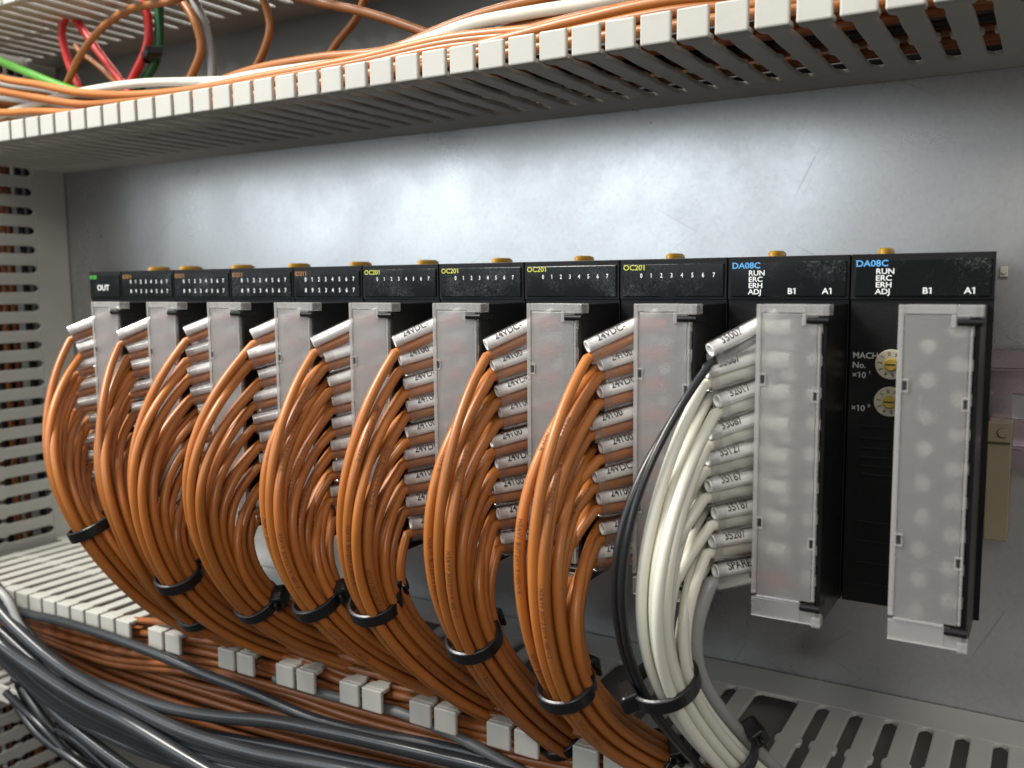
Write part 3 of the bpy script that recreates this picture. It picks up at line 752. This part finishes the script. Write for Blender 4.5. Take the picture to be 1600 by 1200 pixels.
for j in range(9):
    f = j/8
    cab.append(([(0, 985+f*45, -92), (80, 1058+f*40+J(5), -91), (180, 1112+f*46+J(5), -91), (300, 1158+f*46+J(6), -90), (440, 1190+f*50+J(5), -89), (600, 1222+f*50, -88)], 1.9+random.random()*.7, 'black_cable', 'dark grey cable packed between the thick ones in the lower left tangle'))
for pts, r_, mt, lb in cab:
    o, P = wire('cable', pts, r_, mt, lb, 'cable', 'dark cables packed in the lower left tangle' if 'packed' in lb else 'thin black cables in the lower left tangle' if 'tangle' in lb else 'cables crossing the lower duct', 14)
    if 'faint white print' in lb:
        tm = MB(); text_tube(tm, 'OLFLEX CLASSIC 110 4G1,5', 2.9, P, r_, 62, lambda p: (CAM-p).normalized(), shift=-.2); tm.build('lettering', 'print_grey', o)
# orange wires inside the vertical duct, plus black ones added to darken its interior
for j in range(30):
    y = -8-j*2.4; x = XL-9-(j % 5)*7+random.uniform(-2, 2)
    P = spline([Vector((x, y, -280)), Vector((x+random.uniform(-4, 4), y+random.uniform(-2, 2), -120)), Vector((x+random.uniform(-4, 4), y, 20)), Vector((x+random.uniform(-4, 4), y+random.uniform(-2, 2), 150)), Vector((x, y, 300))], 12)
    mb = MB(); mb.tube(P, 1.6, 8)
    dk = j % 2 == 1
    tag(mb.build('duct_wire', 'black_wire' if dk else 'duct_wire', loc=P[0]), 'black wire added to darken the vertical duct behind its slots' if dk else 'orange wire standing in the vertical duct behind its slots', 'wire',
        'black wires added to darken the vertical duct' if dk else 'orange wires in the vertical duct')

wire('wire', [(985, 862, -74), (955, 864, -78), (930, 876, -84), (905, 892, -92), (885, 915, -98), (870, 950, -100)], 1.5, 'orange_wire', 'short orange wire from the foot of a module into the bundle beside the white one', 'wire')
for j in range(16):
    P = spline([Vector((x_, -14-(j % 6)*9.5+random.uniform(-3, 3), 147.9+(j//6)*3.0+random.uniform(-.3, .8))) for x_ in range(-430, 211, 80)], 14)
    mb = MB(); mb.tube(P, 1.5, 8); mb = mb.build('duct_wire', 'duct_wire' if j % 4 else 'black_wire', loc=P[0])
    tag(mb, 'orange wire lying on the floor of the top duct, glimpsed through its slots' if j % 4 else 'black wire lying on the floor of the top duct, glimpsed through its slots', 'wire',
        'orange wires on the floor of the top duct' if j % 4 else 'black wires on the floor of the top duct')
# top duct
def tw(pts, r, mt, lb, grp=None): return wire('wire', pts, r, mt, lb, 'wire', grp, 10)
tw([(-60,200,-66),(0,181,-66),(60,160,-66),(125,144,-66),(219,130,-66),(312,127,-62),(420,122,-58),(520,108,-55),(640,85,-52)], 1.7, 'white_wire', 'white wire arching over the left end of the top duct lips')
tw([(130,182,-62),(190,172,-64),(250,158,-66),(312,139,-66),(375,122,-64),(450,110,-62),(540,99,-60),(632,94,-58),(760,70,-54),(900,45,-52)], 1.9, 'light_grey_wire', 'pale wire lying just behind the small left lips of the top duct')
tw([(480,115,-60),(540,104,-60),(580,94,-60),(662,64,-60),(737,37,-60),(831,19,-60),(925,4,-60),(1040,-20,-60)], 2.0, 'white_wire', 'glossy white wire rising to the right between orange wires in the top duct')
tw([(240,152,-58),(312,137,-58),(400,108,-58),(500,90,-58),(610,78,-58),(690,45,-57),(760,20,-56),(860,-6,-56)], 1.7, 'orange_wire', 'orange wire rising along the upper side of the glossy white wire')
tw([(560,108,-52),(644,84,-54),(737,64,-56),(812,41,-56),(925,11,-56),(1020,-14,-56)], 1.9, 'orange_wire_dark', 'orange wire directly below the glossy white wire in the top duct')
for j in range(11):
    f = j/10; y = -72+(j % 4)*7
    tw([(330, 165-f*6, y), (450, 146-f*8, y), (560+20*f, 122-f*8, y), (680, 100-f*14, y), (800, 82-f*30, y), (900, 64-f*40, y), (1050, 40-f*46+random.uniform(-5, 5), y), (1200, 20-f*40+random.uniform(-5, 5), y), (1400, 2-f*35, y), (1600, -10-f*40, y)],
       1.65, 'orange_wire' if j % 3 else 'orange_wire_dark', 'orange wire in the layer behind the large right lips of the top duct', 'orange wires behind the right lips of the top duct')
for j in range(12):
    f = j/11; y = -70+(j % 4)*8; mt = ('orange_wire', 'light_grey_wire', 'orange_wire', 'orange_wire_dark')[j % 4]; gy = j % 4 == 1
    tw([(-60, 96+f*95, y), (0, 118+f*75+random.uniform(-4, 4), y), (60, 132+f*58, y), (130, 145+f*42+random.uniform(-3, 3), y), (210, 148+f*26, y), (300, 140+f*16, y), (420, 118+f*16, y), (560, 92+f*16, y), (700, 60+f*20, y), (850, 44+f*22, y), (1000, 20+f*22, y), (1200, 0+f*20, y)],
       1.6, mt, 'pale grey wire among the orange ones at the left of the top duct' if gy else 'orange wire sagging in from the left end of the top duct', 'pale grey wires at the left of the top duct' if gy else 'orange wires at the left of the top duct')
tw([(90,160,-56),(103,134,-57),(125,87,-58),(156,47,-58),(200,16,-58),(272,0,-58),(300,-12,-54)], 1.55, 'orange_wire_dark', 'brown wire bowed in a big arch in front of the top left slots')
tw([(262,-20,-48),(290,10,-48),(306,37,-48),(314,78,-48),(302,112,-48),(290,135,-48)], 1.7, 'orange_wire_dark', 'brown wire hanging down beside the grey one in the top duct')
tw([(290,-20,-44),(304,3,-44),(322,47,-44),(330,90,-44),(332,130,-44)], 1.9, 'grey_wire', 'grey wire hanging straight down into the top duct')
tw([(404,-20,-40),(412,0,-40),(422,41,-40),(412,80,-40),(396,112,-40)], 1.6, 'orange_wire_dark', 'brown wire bowed to the right, alone against the grey duct base')
tw([(580,-20,-30),(569,0,-30),(555,32,-30),(530,62,-30),(508,95,-30)], 1.5, 'orange_wire_dark', 'brown wire slanting down to the left against the grey duct base')
tw([(440,-12,-40),(480,0,-40),(569,19,-40),(659,49,-40),(720,75,-42)], 1.7, 'orange_wire_dark', 'brown wire slanting down to the right against the grey duct base')
tw([(118,70,-50),(122,78,-50),(150,100,-50),(180,128,-50),(200,145,-50)], 1.1, 'orange_wire_dark', 'thin brown wire between the two red wires at the top left')
tw([(110,-30,-52),(122,-5,-52),(97,40,-52),(106,94,-52),(125,140,-52),(132,160,-52)], 1.75, 'red_wire', 'red wire furthest left in the top duct')
tw([(110,20,-50),(134,53,-50),(156,84,-50),(190,128,-50),(205,150,-50)], 1.75, 'red_wire', 'red wire slanting down to the right at the top left')
tw([(222,-25,-50),(226,5,-50),(232,40,-50),(229,75,-50),(206,125,-50),(195,150,-50)], 1.8, 'red_wire', 'red wire held with a dark green one by a small black tie')
tw([(248,-10,-46),(249,38,-46),(244,94,-46),(222,130,-46),(215,150,-46)], 1.9, 'green_wire', 'dark green wire beside the tied red one at the top left')
tw([(-50,70,-62),(0,95,-62),(50,116,-62),(100,136,-60),(150,150,-58),(220,158,-55)], 1.8, 'green_yellow_wire', 'bright green earth wire at the left end of the top duct')
c = at(229, 88, -51); tr_ = empty('cable_tie', c, 'small black tie round the red and dark green wires', 'cable tie')
zip_tie(tr_, c+Vector((1.5, 1, 0)), Vector((-.1, 0, 1)), Vector((-.5, -.86, 0)), 2.4, 4.2, 3.2, 1.6, False)
for o in COL.objects:
    if '_org' in o: del o['_org']
